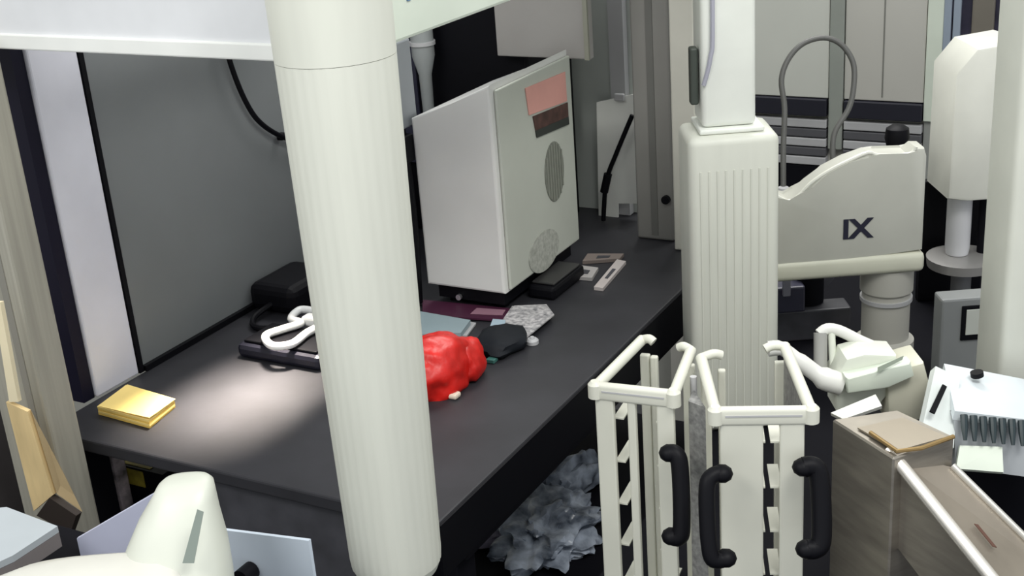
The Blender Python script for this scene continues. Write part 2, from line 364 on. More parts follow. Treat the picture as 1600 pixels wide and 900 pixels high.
part('body', box(new(), (q1.x-0.02, q1.y+0.04, BZ+0.026), (0.10, 0.13, 0.05), 0.016, seg=3), BLACK, ba)
part('lead', tube(new(), smoothpath([(q1.x-0.02, q1.y-0.02, BZ+0.02), (q1.x-0.03, q1.y-0.06, BZ+0.008), (q1.x+0.0, q1.y-0.09, BZ+0.006), (q1.x+0.05, q1.y-0.07, BZ+0.006)], 5), 0.005, 8), BLACK, ba, True)

# red glove bundle
rg = thing('red_glove_bundle', (-0.93, 1.44, BZ), 'crumpled bright red glove bundle behind the thick column', 'gloves')
q2 = at(700, 600, Z=BZ)
part('bundle', blob(new(), (q2.x-0.012, q2.y-0.006, BZ+0.024), (0.047, 0.066, 0.055), 0.15, 0.13, 3, 5, 1.6), REDM, rg, True)
part('fold', blob(new(), (q2.x+0.008, q2.y+0.040, BZ+0.020), (0.030, 0.045, 0.036), 0.5, 0.15, 5, 4, 1.8), REDM, rg, True)
part('white_tag', box(new(), (q2.x+0.030, q2.y-0.036, BZ+0.0045), (0.020, 0.016, 0.008), 0.003), mat('tag_cream', (0.72, 0.62, 0.5), 0.6), rg)
# dark pouch next to the red gloves
dp = thing('black_pouch', (-0.93, 1.53, BZ), 'flat black pouch lying between red gloves and papers', 'pouch')
q3 = at(765, 560, Z=BZ)
part('body', blob(new(), (q3.x-0.004, q3.y+0.045, BZ+0.009), (0.040, 0.055, 0.018), 0.2, 0.15, 8, 3, 2), mat('pouch_black', (0.008, 0.010, 0.014), 0.6, spec=0.2), dp, True)
part('zip_pull', box(new(), (q3.x+0.010, q3.y-0.010, BZ+0.0035), (0.014, 0.014, 0.006), 0.001, M=None), mat('zip_teal', (0.05, 0.16, 0.14), 0.4), dp)
# bluish card
cdq = [at(x, y, Z=BZ+0.012) for x, y in [(655, 522), (720, 520), (735, 500), (655, 486)]]
cdt = thing('grey_teal_card', (-1.05, 1.6, BZ), 'grey-teal card lying behind the red glove bundle', 'card')
part('sheet', plate(new(), cdq, 0.008), TEAL, cdt)
part('underlay', plate(new(), [p+Vector((0.004, 0.01, -0.0082)) for p in cdq], 0.003), LGREY, cdt)
# maroon folder
mf = thing('maroon_folder', (-1.03, 1.66, BZ), 'dark maroon folder pushed under the instrument front', 'folder')
mq = [at(x, y, Z=BZ+0.006) for x, y in [(660, 492), (790, 500), (800, 482), (660, 468)]]
part('cover', plate(new(), mq, 0.003), mat('maroon', (0.06, 0.012, 0.035), 0.5), mf)
part('spine_label', plate(new(), [at(x, y, Z=BZ+0.0075) for x, y in [(735, 490), (785, 492), (790, 484), (745, 481)]], 0.001), mat('mauve', (0.30, 0.16, 0.21), 0.5), mf)
# printed papers
pp = thing('printed_sheet', (-0.93, 1.68, BZ), 'grey printed sheet curling at the instrument corner', 'paper')
pq = [(768, 525), (818, 528), (862, 492), (850, 476), (800, 478)]
for k in range(2):
    part('sheet', plate(new(), [at(x, y, Z=BZ+0.008+0.004*k)+Vector((0.003*k, 0.003*k, 0)) for x, y in pq], 0.002), PRINTP, pp)
part('blue_corner', plate(new(), [at(x, y, Z=BZ+0.016) for x, y in [(762, 520), (785, 524), (790, 500), (770, 498)]], 0.001), mat('pale_blue_print', (0.35, 0.45, 0.52), 0.6), pp)
wt = thing('pale_button', (-0.87, 1.61, BZ), 'tiny pale button on the bench before printed sheet', 'button')
q4 = at(832, 537, Z=BZ)
part('rim', lathe(new(), (q4.x, q4.y, BZ), [(0.010, 0.0005), (0.010, 0.006), (0.007, 0.009)], 18), LGREY, wt, True)
part('stud', lathe(new(), (q4.x, q4.y, BZ), [(0.004, 0.0092), (0.003, 0.012)], 12), LGREY, wt, True)
bk = thing('black_cable_box', (-0.90, 1.84, BZ), 'black cable box beside the instrument lower edge', 'box')
q5 = at(868, 460, Z=BZ)
part('shell', box(new(), (q5.x-0.012, q5.y+0.03, BZ+0.012), (0.05, 0.12, 0.023), 0.006), BLACK, bk)
part('lid', box(new(), (q5.x-0.012, q5.y+0.03, BZ+0.026), (0.042, 0.10, 0.004), 0.0015), mat('lid_black', (0.03, 0.03, 0.03), 0.4), bk)
for i, (pts, lab, nm, mm) in enumerate([([(928, 448), (942, 450), (978, 408), (964, 405)], 'long pinkish-white strip lying along the bench', 'plastic_strip', mat('pinkish_white', (0.55, 0.50, 0.48), 0.5)),
                                   ([(895, 432), (925, 434), (935, 418), (905, 414)], 'short grey-white scraper lying beside the pinkish strip', 'plastic_scraper', mat('warm_light_grey', (0.42, 0.40, 0.39), 0.5)),
                                   ([(910, 408), (968, 404), (975, 396), (918, 396)], 'brown-grey ruler lying nearest the grey upright', 'ruler', mat('brown_grey', (0.22, 0.18, 0.16), 0.5))]):
    t = thing(nm, at(*pts[0], Z=BZ), lab, 'strip')
    part('blade', plate(new(), [at(x, y, Z=BZ+0.0065) for x, y in pts], 0.006), mm, t)
    c_ = sum((at(x, y, Z=BZ+0.0072) for x, y in pts), Vector())/4
    part('mark', plate(new(), [c_+(at(x, y, Z=BZ+0.0072)-c_)*0.35 for x, y in pts], 0.0006), DGREY, t)

# ---------------------------------------------------------------- under the bench
us = 0.455
bg = thing('crumpled_blue_bag', (-0.95, 1.72, us), 'crumpled blue-white plastic bag on the shelf under bench', 'bag')
q6 = at(850, 815, Z=us+0.03)
part('bag_body', blob(new(), (q6.x, q6.y, us+0.020), (0.085, 0.12, 0.040), 0.3, 0.5, 11, 5, 2.8), BAGM, bg, True)
part('bag_neck', blob(new(), (q6.x-0.02, q6.y+0.13, us+0.03), (0.03, 0.09, 0.05), -0.3, 0.45, 15, 4, 2.0), BAGM, bg, True)
q7 = at(775, 845, Z=us+0.006)
part('loose_corner', blob(new(), (q7.x, q7.y+0.01, us+0.012), (0.06, 0.035, 0.018), 0.5, 0.3, 19, 3, 2.5), mat('lilac_film', (0.30, 0.28, 0.36), 0.4), bg, True)
yb = thing('olive_carton', (-1.38, 1.27, 0.70), 'olive and black carton on the ledge below bench', 'carton')
part('side_ledge', bx(-1.62, -1.25, 1.17, 1.50, 0.685, 0.70), BLACKM, bench)
part('body', bx(-1.43, -1.33, 1.22, 1.32, 0.701, 0.765), BLACK, yb)
part('printed_band', bx(-1.425, -1.37, 1.2185, 1.2198, 0.735, 0.762), OLIVE, yb)
part('top_print', bx(-1.42, -1.36, 1.225, 1.30, 0.7652, 0.766), OLIVE, yb)
pk = thing('mottled_packet', (-1.5, 1.22, 0.70), 'mottled pink-grey packet under the bench beside beige upright', 'packet')
k0 = at(136, 762, Y=1.20); k1 = at(180, 700, Y=1.20)
part('pack', bx(k0.x, k1.x, 1.19, 1.215, 0.701, k1.z, 0.004), MOTTLE, pk)
part('seal', bx(k0.x, k1.x, 1.198, 1.207, k1.z+0.0003, k1.z+0.006), LGREY, pk)

# ================================================================ FAR LEFT CLUTTER
tb = thing('leaning_cardboard_strip', (-1.29, 0.97, 0.7), 'tan cardboard strip leaning against the beige upright', 'cardboard')
Yt = 1.00
part('board', plate(new(), [at(15, 625, Y=Yt), at(58, 795, Y=Yt), at(88, 770, Y=Yt), at(48, 640, Y=Yt)], -0.006), CARD, tb)
part('folded_flap', plate(new(), [at(48, 640, Y=Yt), at(88, 770, Y=Yt), at(128, 798, Y=Yt+0.02), at(100, 740, Y=Yt+0.02)], -0.005), mat('tan_cardboard_flap', (0.44, 0.33, 0.18), 0.8), tb)
part('thin_edge', plate(new(), [at(-4, 470, Y=Yt), at(20, 625, Y=Yt), at(34, 625, Y=Yt), at(6, 470, Y=Yt)], -0.006), mat('pale_card_edge', (0.85, 0.75, 0.52), 0.7), tb)
part('dark_end', plate(new(), [at(66, 800, Y=Yt), at(118, 828, Y=Yt), at(128, 800, Y=Yt), at(86, 772, Y=Yt)], -0.01), mat('dark_brown', (0.02, 0.012, 0.008), 0.7), tb)
dc = thing('dark_cabinet', (-1.62, 0.9, 0), 'dark brown-grey cabinet behind the leaning cardboard', 'cabinet')
part('body', bx(-1.95, -1.55, 0.9, 1.15, 0, 0.98, 0.005), mat('brown_grey_dark', (0.09, 0.08, 0.08), 0.6, var=0.25), dc)
part('door', bx(-1.94, -1.56, 0.885, 0.899, 0.05, 0.96, 0.003), mat('brown_grey_dark', (0.09, 0.08, 0.08), 0.6), dc)
lt = thing('grey_flat_case', (-1.1, 0.75, 0.95), 'pale grey flat case at the lower left corner', 'case')
LZ = 0.95
lid = [at(x, y, Z=LZ) for x, y in [(-60, 800), (10, 792), (90, 822), (20, 868), (-60, 905)]]
part('lid', plate(new(), [lid[0], lid[4], lid[3], lid[2], lid[1]], 0.008), mat('pale_grey_lid', (0.44, 0.48, 0.51), 0.4), lt)
part('base', plate(new(), [p+Vector((0, 0, -0.0085)) for p in [lid[0], lid[4], lid[3], lid[2], lid[1]]], 0.018), mat('case_base_grey', (0.20, 0.18, 0.18), 0.5), lt)
fs = thing('front_table', (-1.0, 0.7, 0.9), 'black front table below the white robot cover', 'table')
part('top', bx(-1.45, -0.69, 0.45, 0.92, 0.865, 0.885, 0.003), BLACKM, fs)
for x in (-1.42, -0.72):
    for y in (0.48, 0.85): part('leg', bx(x-.02, x+.02, y-.02, y+.02, 0, 0.864), BLACKM, fs)

# ---------------------------------------------------------------- white robot wrist at the lower left
def loft(bm, rings):
    R = [[bm.verts.new(p) for p in r] for r in rings]; n = len(R[0])
    for i in range(len(R)-1):
        for k in range(n): bm.faces.new((R[i][k], R[i][(k+1) % n], R[i+1][(k+1) % n], R[i+1][k]))
    bm.faces.new(R[0][::-1]); bm.faces.new(R[-1]); return bm
def rring(c, ex, ey, hx, hy, p=3.0, n=28):
    out = []
    for k in range(n):
        a = 2*math.pi*k/n; ca, sa = math.cos(a), math.sin(a)
        out.append(Vector(c)+ex*(hx*math.copysign(abs(ca)**(2/p), ca))+ey*(hy*math.copysign(abs(sa)**(2/p), sa)))
    return out
rw = thing('white_robot_cover', (-0.86, 0.76, 0.92), 'rounded white robot cover rising at the lower left', 'robot cover')
H = Vector((r0.x, r0.y, 0)); V = Vector((-r0.y, r0.x, 0)); 
DW = 1.26
def wp_(x, y, dd=0): return at(x, y, D=DW+dd)
px = DW/F
rings = []
for (cx_, cy_, hw, hd) in [(280, 960, 88, 0.05), (278, 900, 84, 0.045), (276, 850, 78, 0.04), (280, 805, 62, 0.034), (286, 775, 50, 0.028), (289, 758, 44, 0.022), (290, 750, 36, 0.016), (290, 747, 24, 0.010)]:
    c_ = at(cx_, cy_, D=DW); rings.append(rring(c_, H, V, hw*px, hd, 2.6))
part('wrist_shell', loft(new(), rings), mat('robot_white', (0.66, 0.68, 0.60), 0.4), rw, True)
b = new(); sh = []
for (cx_, cy_, hw, hd) in [(120, 990, 205, 0.05), (125, 940, 195, 0.05), (130, 915, 170, 0.042), (145, 893, 130, 0.03), (165, 881, 85, 0.016)]:
    sh.append(rring(at(cx_, cy_, D=DW-0.03), H, V, hw*px, hd, 2.6))
part('shoulder_shell', loft(b, sh), mat('robot_white_warm', (0.70, 0.69, 0.63), 0.4), rw, True)
part('finger_recess', plate(new(), [at(x, y, D=DW-0.051) for x, y in [(285, 880), (303, 880), (318, 800), (308, 796)]], 0.001), mat('recess_grey', (0.22, 0.26, 0.23), 0.5), rw)
wcv = thing('pale_blue_tray', (-0.8, 0.85, 0.93), 'pale blue-white sheet tray around the white robot cover', 'tray')
Yp = 0.875
ra = at(300, 822, Y=Yp); rb2 = at(482, 845, Y=Yp); rc = Vector((rb2.x, Yp, 0.886)); rd = Vector((ra.x, Yp, 0.886))
part('rear_wall', plate(new(), [rd, rc, rb2, ra], 0.004), BLUEW, wcv)
part('left_wall', plate(new(), (lambda u, v: [Vector((v.x, v.y, 0.886)), Vector((u.x, u.y, 0.886)), u, v])(at(240, 772, X=ra.x-0.10), at(120, 842, X=ra.x-0.19)), 0.004), mat('tray_lavender', (0.52, 0.54, 0.68), 0.4), wcv)
kn = at(376, 905, Y=Yp-0.02)
part('knob', tube(new(), [kn+Vector((0, 0.019, 0)), kn], 0.010, 16), BLACK, wcv, True)

# ================================================================ RIGHT WORKCELL
RZ = 0.70
rt = thing('black_deck_table', (0, 1.6, 0), 'black deck table under the plate hotels and robot', 'table')
part('deck', bx(-0.66, 0.5, 0.95, 2.55, RZ-0.03, RZ), BLACKM, rt)
for x, y in ((-0.63, 1.0), (0.45, 1.0), (-0.63, 2.5), (0.45, 2.5)): part('leg', bx(x-.025, x+.025, y-.025, y+.025, 0, RZ-0.031), BLACKM, rt)

# white tower behind the hotels
c2 = at(1128, 400, D=2.0)
tw = thing('white_tower', (c2.x, c2.y, RZ), 'tall cream ribbed tower with shoulder behind plate hotels', 'tower')
rzc = YAW
wd = 138*2.0/F
Mt = frame((c2.x, c2.y+0.03, 0), rzc)
b = box(new(), (0, 0, (RZ+0.001+1.186)/2), (wd, 0.11, 1.186-RZ-0.001), 0.013, M=Mt, seg=3)
part('lower_cover', b, COLM, tw, True)
for k in range(-4, 5):
    part('rib', box(new(), (k*0.0125, -0.0555, (RZ+1.145)/2), (0.0025, 0.0012, 1.145-RZ-0.02), 0, M=Mt), COLM, tw)
part('collar', box(new(), (0, 0.003, 1.1905), (0.096, 0.088, 0.008), 0.003, M=Mt, seg=3), mat('shoulder_white', (0.84, 0.86, 0.80), 0.4), tw, True)
part('upper_cover', box(new(), (-0.003, 0.005, 1.4475), (0.080, 0.075, 0.505), 0.008, M=Mt, seg=3), mat('tower_white', (0.84, 0.86, 0.80), 0.4), tw, True)
part('cable_line', tube(new(), smoothpath([Mt @ Vector(p) for p in [(-0.026, -0.036, 1.70), (-0.026, -0.036, 1.36), (-0.030, -0.036, 1.30), (-0.040, -0.034, 1.26)]], 5), 0.0035, 8), mat('lilac_grey', (0.40, 0.40, 0.47), 0.5), tw, True)
part('black_catch', box(new(), (-0.051, -0.01, 1.27), (0.012, 0.02, 0.085), 0.003, M=Mt), mat('catch_dark', (0.05, 0.06, 0.05), 0.5), tw)
cf = thing('cream_door_frame', (-0.80, 2.1, BZ), 'pale cream upright frame left of the white tower', 'frame')
part('stile', bx(-0.845, -0.80, 2.06, 2.10, BZ+0.001, 1.7, 0.003), mat('pale_cream', (0.56, 0.55, 0.49), 0.5), cf)
part('inner_stile', bx(-0.798, -0.772, 2.065, 2.095, BZ+0.001, 1.7, 0.002), PALEG, cf)

# ---------------------------------------------------------------- plate hotels
def hotel(name, corners, label, slots, top, seed):
    """corners: front-left, front-right, back-right, back-left in plan (Vector2)"""
    fl, fr, br, bl = [Vector((c.x, c.y, 0)) for c in corners]
    t = thing(name, ((fl.x+br.x)/2, (fl.y+br.y)/2, RZ), label, 'plate hotel', 'plate hotels')
    hm = mat('hotel_cream', (0.70, 0.70, 0.61), 0.4)
    Zt = top; zb = RZ+0.001
    up_ = lambda p, z: Vector((p.x, p.y, z))
    # rim: rounded tube round the top, sloping up to the back
    rise = 0.012
    rim = [up_(bl, Zt+rise), up_(fl, Zt), up_(fr, Zt), up_(br, Zt+rise)]
    Mf = Matrix.Translation(((fl.x+fr.x)/2, (fl.y+fr.y)/2, 0)) @ Matrix.Rotation(math.atan2((fr-fl).y, (fr-fl).x), 4, 'Z')
    part('rim_front', box(new(), (0, 0, Zt-0.004), ((fr-fl).length+0.012, 0.011, 0.021), 0.004, M=Mf, seg=3), hm, t, True)
    part('rim_groove', box(new(), (0, -0.0056, Zt-0.002), ((fr-fl).length*0.8, 0.001, 0.002), 0, M=Mf), LGREY, t)
    part('rim_left', tube(new(), [rim[0], rim[1]], 0.0065, 12), hm, t, True)
    part('rim_right', tube(new(), [rim[2], rim[3]], 0.0065, 12), hm, t, True)
    for a_, b_ in ((rim[0], rim[3]), (rim[3], rim[0])):
        d_ = (b_-a_)*0.24; part('rim_hook', tube(new(), smoothpath([a_, a_+d_*0.6+Vector((0, 0, 0.003)), a_+d_], 4), 0.0055, 12), hm, t, True)
    for p in (rim[1], rim[2]): part('corner_boss', lathe(new(), (p.x, p.y, p.z-0.012), [(0.0085, 0), (0.0085, 0.016), (0.005, 0.020)], 18), hm, t, True)
    ex = (fr-fl).normalized(); ey = ((bl-fl)+(br-fr)).normalized()
    W = (fr-fl).length
    def post(name_, c, w_, d_, m_=hm):
        M_ = Matrix.Translation((c.x, c.y, 0)) @ Matrix.Rotation(math.atan2(ex.y, ex.x), 4, 'Z')
        return part(name_, box(new(), (0, 0, (zb+Zt-0.006)/2), (w_, d_, Zt-0.006-zb), 0.002, M=M_), m_, t)
    for (u, w_) in slots: post('front_rail', fl+ex*(u*W), w_, 0.008)
    post('back_rail', bl+(br-bl)*0.05, 0.012, 0.008); post('back_rail', bl+(br-bl)*0.24, 0.009, 0.008)
    post('back_rail', bl+(br-bl)*0.95, 0.014, 0.008)
    # side sheets
    for (a, b_) in ((fr, br), (fl, bl)):
        a2 = a+(b_-a)*0.35; b3 = a+(b_-a)*0.97
        if a is fl and 'left' in name: pass
        q = [up_(a2, zb), up_(b3, zb), up_(b3, Zt), up_(a2, Zt-0.006)]
        if seed == 2 and a is fr: part('side_sheet', plate(new(), q, 0.002), MESHG, t)
    # shelf ledges for the plates
    for k in range(6):
        z = zb+0.03+k*0.056
        if z > Zt-0.03: break
        for s_ in (slots[0][0]*W+slots[0][1]*0.5, slots[-1][0]*W-slots[-1][1]*0.5):
            p = fl+ex*s_+ey*0.03
            M_ = Matrix.Translation((p.x, p.y, z)) @ Matrix.Rotation(math.atan2(ex.y, ex.x), 4, 'Z')
            part('plate_ledge', box(new(), (0, 0, 0), (0.012, 0.05, 0.002), 0, M=M_), hm, t)
    part('base', plate(new(), [up_(fl, zb+0.012), up_(fr, zb+0.012), up_(br, zb+0.012), up_(bl, zb+0.012)], 0.012), hm, t)
    return t, fl, fr, br, bl, ex, ey
def handle(t, p0, p1, out, r=0.009):
    """black bow handle between p0 (top) and p1 (bottom), standing off along out"""
    p0, p1, out = Vector(p0), Vector(p1), Vector(out)
    pts = [p0, p0+out*0.6, p0+out+(p1-p0)*0.10, p0+out*1.1+(p1-p0)*0.5, p0+out+(p1-p0)*0.90, p1+out*0.6, p1]
    h = part('handle', tube(new(), smoothpath(pts, 5), r, 12), BLACK, t, True, 'black bow handle')
    for p in (p0, p1): part('handle_foot', blob(new(), p, (0.012, 0.012, 0.010), 0, 0, 1, 2, 1, False), BLACK, h, True)
TZ = 1.05
L = [at(*p, Z=TZ) for p in ((930, 605), (1052, 618), (1080, 562), (1004, 545))]
hl = hotel('plate_hotel', L, 'left cream plate hotel with open wire-like front', [(0.12, 0.022), (0.47, 0.010), (0.90, 0.020)], TZ, 1)
Rr = [at(*p, Z=TZ) for p in ((1118, 645), (1268, 643), (1226, 556), (1096, 574))]
hr = hotel('plate_hotel', Rr, 'right cream plate hotel with wide front rail and two handles', [(0.27, 0.046), (0.80, 0.026)], TZ, 2)
def hpt(px_, py_, d): return at(px_, py_, D=d)
dl = (L[1]-CAM).dot(fwd); drr = (Rr[0]-CAM).dot(fwd); drr2 = (Rr[1]-CAM).dot(fwd)
handle(hl[0], hpt(1046, 708, dl), hpt(1050, 838, dl), H*0.013+Vector((0, -0.006, 0)), 0.010)
handle(hr[0], hpt(1128, 740, drr-0.01), hpt(1134, 872, drr-0.01), -H*0.014+Vector((0, -0.006, 0)), 0.009)
handle(hr[0], hpt(1255, 730, drr2), hpt(1260, 858, drr2), H*0.016+Vector((0, 0.0, 0)), 0.011)
# joining grey mesh wedge between hotels
gw = thing('grey_mesh_divider', (-0.49, 1.25, RZ), 'grey perforated divider between the two plate hotels', 'divider')
g = [at(1046, 640, Z=TZ-0.02), at(1112, 660, Z=TZ-0.02), at(1088, 580, Z=TZ+0.005)]
b = new(); 
q = [Vector((g[0].x+0.018, g[0].y+0.012, 0)), Vector((g[1].x-0.013, g[1].y+0.016, 0)), Vector((g[2].x+0.001, g[2].y-0.012, 0))]
tv = [b.verts.new((p.x, p.y, TZ-0.012)) for p in q]; bv = [b.verts.new((p.x, p.y, RZ+0.001)) for p in q]
b.faces.new(tv); b.faces.new(bv[::-1])
for i in range(3): b.faces.new((tv[i], bv[i], bv[(i+1) % 3], tv[(i+1) % 3]))
part('folded_sheet', b, MESHG, gw)
part('spine', tube(new(), [Vector((q[2].x, q[2].y, RZ+0.002)), Vector((q[2].x, q[2].y, TZ+0.004))], 0.004, 10), LGREY, gw, True)

# ---------------------------------------------------------------- SCARA robot
DS = 2.2; k_ = DS/F
sc0 = at(1320, 425, D=DS)
sr = thing('scara_robot', (sc0.x, sc0.y, RZ), 'cream scara robot arm lettered IX under a cable hoop', 'robot')
Ms = frame(sc0, YAW)
def sl_(x, y): return ((x-1320)*k_, -(y-425)*k_*1.06)
prof = [sl_(*p) for p in [(1190, 418), (1190, 292), (1212, 302), (1232, 312), (1248, 304), (1264, 288), (1290, 272), (1322, 258), (1352, 248), (1368, 253), (1414, 255), (1424, 244), (1437, 245), (1441, 258), (1441, 400)]]
prof = prof[:-1]+[sl_(1441, 392), sl_(1441, 392)] if False else prof
part('arm_cover', prism(new(), prof, 0.05, Ms, 0.005), mat('robot_cream', (0.56, 0.56, 0.50), 0.4), sr, True)
part('lower_band', box(new(), (0.0, 0.030, 0.008), (250*k_, 0.068, 0.036), 0.010, M=Ms, seg=3), mat('band_cream', (0.66, 0.66, 0.54), 0.4), sr, True)
part('top_lip', tube(new(), smoothpath([Ms @ Vector((u, 0.004, v+0.002)) for u, v in prof[1:12]], 3), 0.0035, 8), mat('lip_cream', (0.78, 0.78, 0.70), 0.35), sr, True)
Mx = Ms @ Matrix.Translation((sl_(1337, 0)[0], -0.0008, sl_(0, 360)[1])) @ Matrix.Rotation(math.radians(90), 4, 'X')
part('lettering', text_mesh('IX', 0.047, 0.0008, Mx @ Matrix.Diagonal((1.12, 1, 1, 1)), 'lettering'), NAVY, sr, label='dark navy letters IX')
jc = Ms @ Vector((sl_(1400, 0)[0], 0.048, 0))
part('joint_column', lathe(new(), (jc.x, jc.y, 0), [(0.050, RZ+0.001), (0.050, RZ+0.03), (0.041, RZ+0.034), (0.041, sc0.z-0.06), (0.045, sc0.z-0.055), (0.045, sc0.z-0.0105)], 40), mat('joint_cream', (0.52, 0.51, 0.46), 0.4), sr, True)
part('joint_ring', lathe(new(), (jc.x, jc.y, 0), [(0.0445, sc0.z-0.075), (0.0445, sc0.z-0.068)], 40), LGREY, sr, True)
kb = at(1401, 234, D=DS+0.03)
part('black_knob', lathe(new(), kb, [(0.012, 0), (0.017, 0.006), (0.021, 0.022), (0.019, 0.038), (0.010, 0.044)], 20), BLACK, sr, True)
hoop = [(1224, 300), (1224, 230), (1226, 170), (1221, 125), (1232, 92), (1255, 68), (1288, 59), (1315, 70), (1333, 98), (1334, 135), (1326, 170), (1305, 205), (1301, 235), (1303, 262)]
part('cable_hoop', tube(new(), smoothpath([at(x, y, D=DS+0.03) for x, y in hoop], 5), 0.0048, 10), mat('hoop_grey', (0.10, 0.10, 0.095), 0.45), sr, True, 'dark grey cable hoop')
part('hoop_gland', lathe(new(), at(1303, 275, D=DS+0.03), [(0.014, 0), (0.014, 0.010), (0.009, 0.020)], 16), mat('gland_olive', (0.30, 0.30, 0.22), 0.5), sr, True)
part('hoop_gland', lathe(new(), at(1224, 310, D=DS+0.03), [(0.014, 0), (0.014, 0.010), (0.009, 0.020)], 16), LGREY, sr, True)

# second head on the right
hd = at(1530, 314, D=2.3)
sh2 = thing('dispensing_robot', (hd.x, hd.y, RZ), 'white chamfered robot head with shaft right of scara', 'robot')
Mh = frame(hd, YAW); kh = 2.3/F
def hl_(x, y): return ((x-1517)*kh, -(y-310)*kh*1.06)
part('head_cover', prism(new(), [hl_(*p) for p in [(1468, 304), (1470, 118), (1500, 84), (1560, 78), (1580, 84), (1580, 310), (1500, 310)]], 0.12, Mh, 0.006), mat('head_white', (0.74, 0.74, 0.67), 0.4), sh2, True)
pc_ = Mh @ Vector((hl_(1503, 0)[0], 0.05, 0))
part('shaft', lathe(new(), (pc_.x, pc_.y, 0), [(0.020, hd.z-0.115), (0.022, hd.z-0.10), (0.022, hd.z-0.001)], 24), mat('shaft_white', (0.70, 0.70, 0.72), 0.3), sh2, True)
part('side_rod', tube(new(), [Mh @ Vector((hl_(1545, 0)[0], 0.05, -0.001)), Mh @ Vector((hl_(1545, 0)[0], 0.05, -0.12))], 0.011, 16), BLACKM, sh2, True)
part('flange', lathe(new(), (pc_.x+0.01, pc_.y, 0), [(0.030, hd.z-0.145), (0.062, hd.z-0.137), (0.064, hd.z-0.120), (0.050, hd.z-0.116)], 32), mat('flange_grey', (0.36, 0.35, 0.34), 0.4, 0.3), sh2, True)
part('stem', lathe(new(), (pc_.x+0.01, pc_.y, 0), [(0.045, RZ+0.001), (0.045, RZ+0.02), (0.018, RZ+0.025), (0.018, hd.z-0.1455)], 24), GREYM, sh2, True)
part('back_plate', box(new(), (hl_(1520, 0)[0], 0.14, (RZ+0.001-hd.z)/2), (0.12, 0.02, hd.z-RZ-0.001), 0.002, M=Mh), BLACK, sh2)
# small instrument below head
sg = thing('small_gauge', (at(1520, 520, D=2.15).x, at(1520, 520, D=2.15).y, RZ), 'small grey gauge with pale dial below robot head', 'gauge')
g0 = at(1505, 530, D=2.12); Mg = frame((g0.x, g0.y, RZ), YAW); gh = max(0.06, g0.z-RZ)
part('body', box(new(), (0, 0, gh/2+0.0405), (0.09, 0.04, gh+0.08), 0.004, M=Mg), mat('gauge_grey', (0.24, 0.25, 0.25), 0.5), sg)
part('dial_frame', box(new(), (0.012, -0.0215, gh+0.038), (0.050, 0.003, 0.06), 0.001, M=Mg), BLACK, sg)
part('dial', box(new(), (0.012, -0.0235, gh+0.040), (0.036, 0.002, 0.044), 0.0008, M=Mg), mat('dial_pale', (0.55, 0.57, 0.52), 0.5), sg)
# near right white column
rcx = at(1573, 350, D=1.62)
rc_ = thing('white_corner_column', (rcx.x+0.05, rcx.y+0.03, RZ), 'broad white square column at the right edge', 'column')
Mr = frame((rcx.x, rcx.y, 0), YAW)
part('cover', box(new(), (0.055, 0.045, (RZ+0.001+1.7)/2), (0.10, 0.09, 1.7-RZ-0.001), 0.010, M=Mr, seg=3), mat('column_cream', (0.66, 0.67, 0.60), 0.45), rc_, True)
# machinery under the scara
mm_ = thing('dark_actuator', (at(1240, 480, D=2.15).x, at(1240, 480, D=2.15).y, RZ), 'dark slate linear actuator under the scara arm', 'actuator')
a_ = at(1245, 520, Z=RZ+0.02); Ma = frame((a_.x, a_.y, RZ), YAW)
part('rail', box(new(), (0, 0.03, 0.0305), (0.20, 0.05, 0.059), 0.003, M=Ma), DGREY, mm_)
part('carriage', box(new(), (-0.02, 0.03, 0.085), (0.07, 0.06, 0.05), 0.004, M=Ma), mat('slate_blue', (0.05, 0.05, 0.08), 0.4), mm_)
part('motor', tube(new(), [Ma @ Vector((0.03, 0.05, 0.062)), Ma @ Vector((0.03, 0.05, 0.14))], 0.03, 20), BLACKM, mm_, True)
part('sensor', box(new(), (-0.02, -0.002, 0.115), (0.014, 0.01, 0.04), 0.002, M=Ma), mat('sensor_grey', (0.25, 0.25, 0.30), 0.4), mm_)

# ---------------------------------------------------------------- rear cabinet
YC = 3.0
rcab = thing('rear_cabinet', (-0.7, 3.05, 0), 'grey-white cabinet with two doors along the back', 'cabinet')
def cq(x0, x1, z0, z1, t=0.02, yy=YC): return bx(x0, x1, yy-t, yy, z0, z1, 0.002)
part('carcass', bx(-1.25, 0.4, YC+0.001, 3.115, 0, 1.7), DOORG, rcab)
zs = at(1300, 165, Y=YC).z
xa = at(1165, 100, Y=YC).x; xm = at(1300, 100, Y=YC).x; xb = at(1322, 100, Y=YC).x; xr = at(1448, 100, Y=YC).x; xw = at(1478, 60, Y=YC).x; xw2 = at(1572, 60, Y=YC).x
d1 = part('door', cq(-1.20, xm-0.002, zs+0.022, 1.68), DOORM, rcab)
part('door_stile', cq(xm, xb, zs-0.10, 1.68, 0.024), mat('stile_grey_green', (0.30, 0.32, 0.29), 0.5), rcab)
d2 = part('door', cq(xb+0.002, xr, zs+0.022, 1.68), DOORG, rcab)
part('door_seam', cq(at(1384, 80, Y=YC).x-0.002, at(1384, 80, Y=YC).x+0.002, zs+0.03, 1.68, 0.0215), mat('seam', (0.2, 0.2, 0.18), 0.5), rcab)
part('pale_stile', cq(xr+0.002, xw-0.002, zs-0.02, 1.68, 0.024), PALEG, rcab)
part('black_strip', cq(-1.2, xm-0.004, zs-0.021, zs+0.020, 0.03), mat('strip_navy', (0.014, 0.014, 0.024), 0.5), rcab)
part('black_strip', cq(xb+0.004, xr, zs-0.021, zs+0.020, 0.03), mat('strip_navy', (0.014, 0.014, 0.024), 0.5), rcab)
zz = zs-0.03
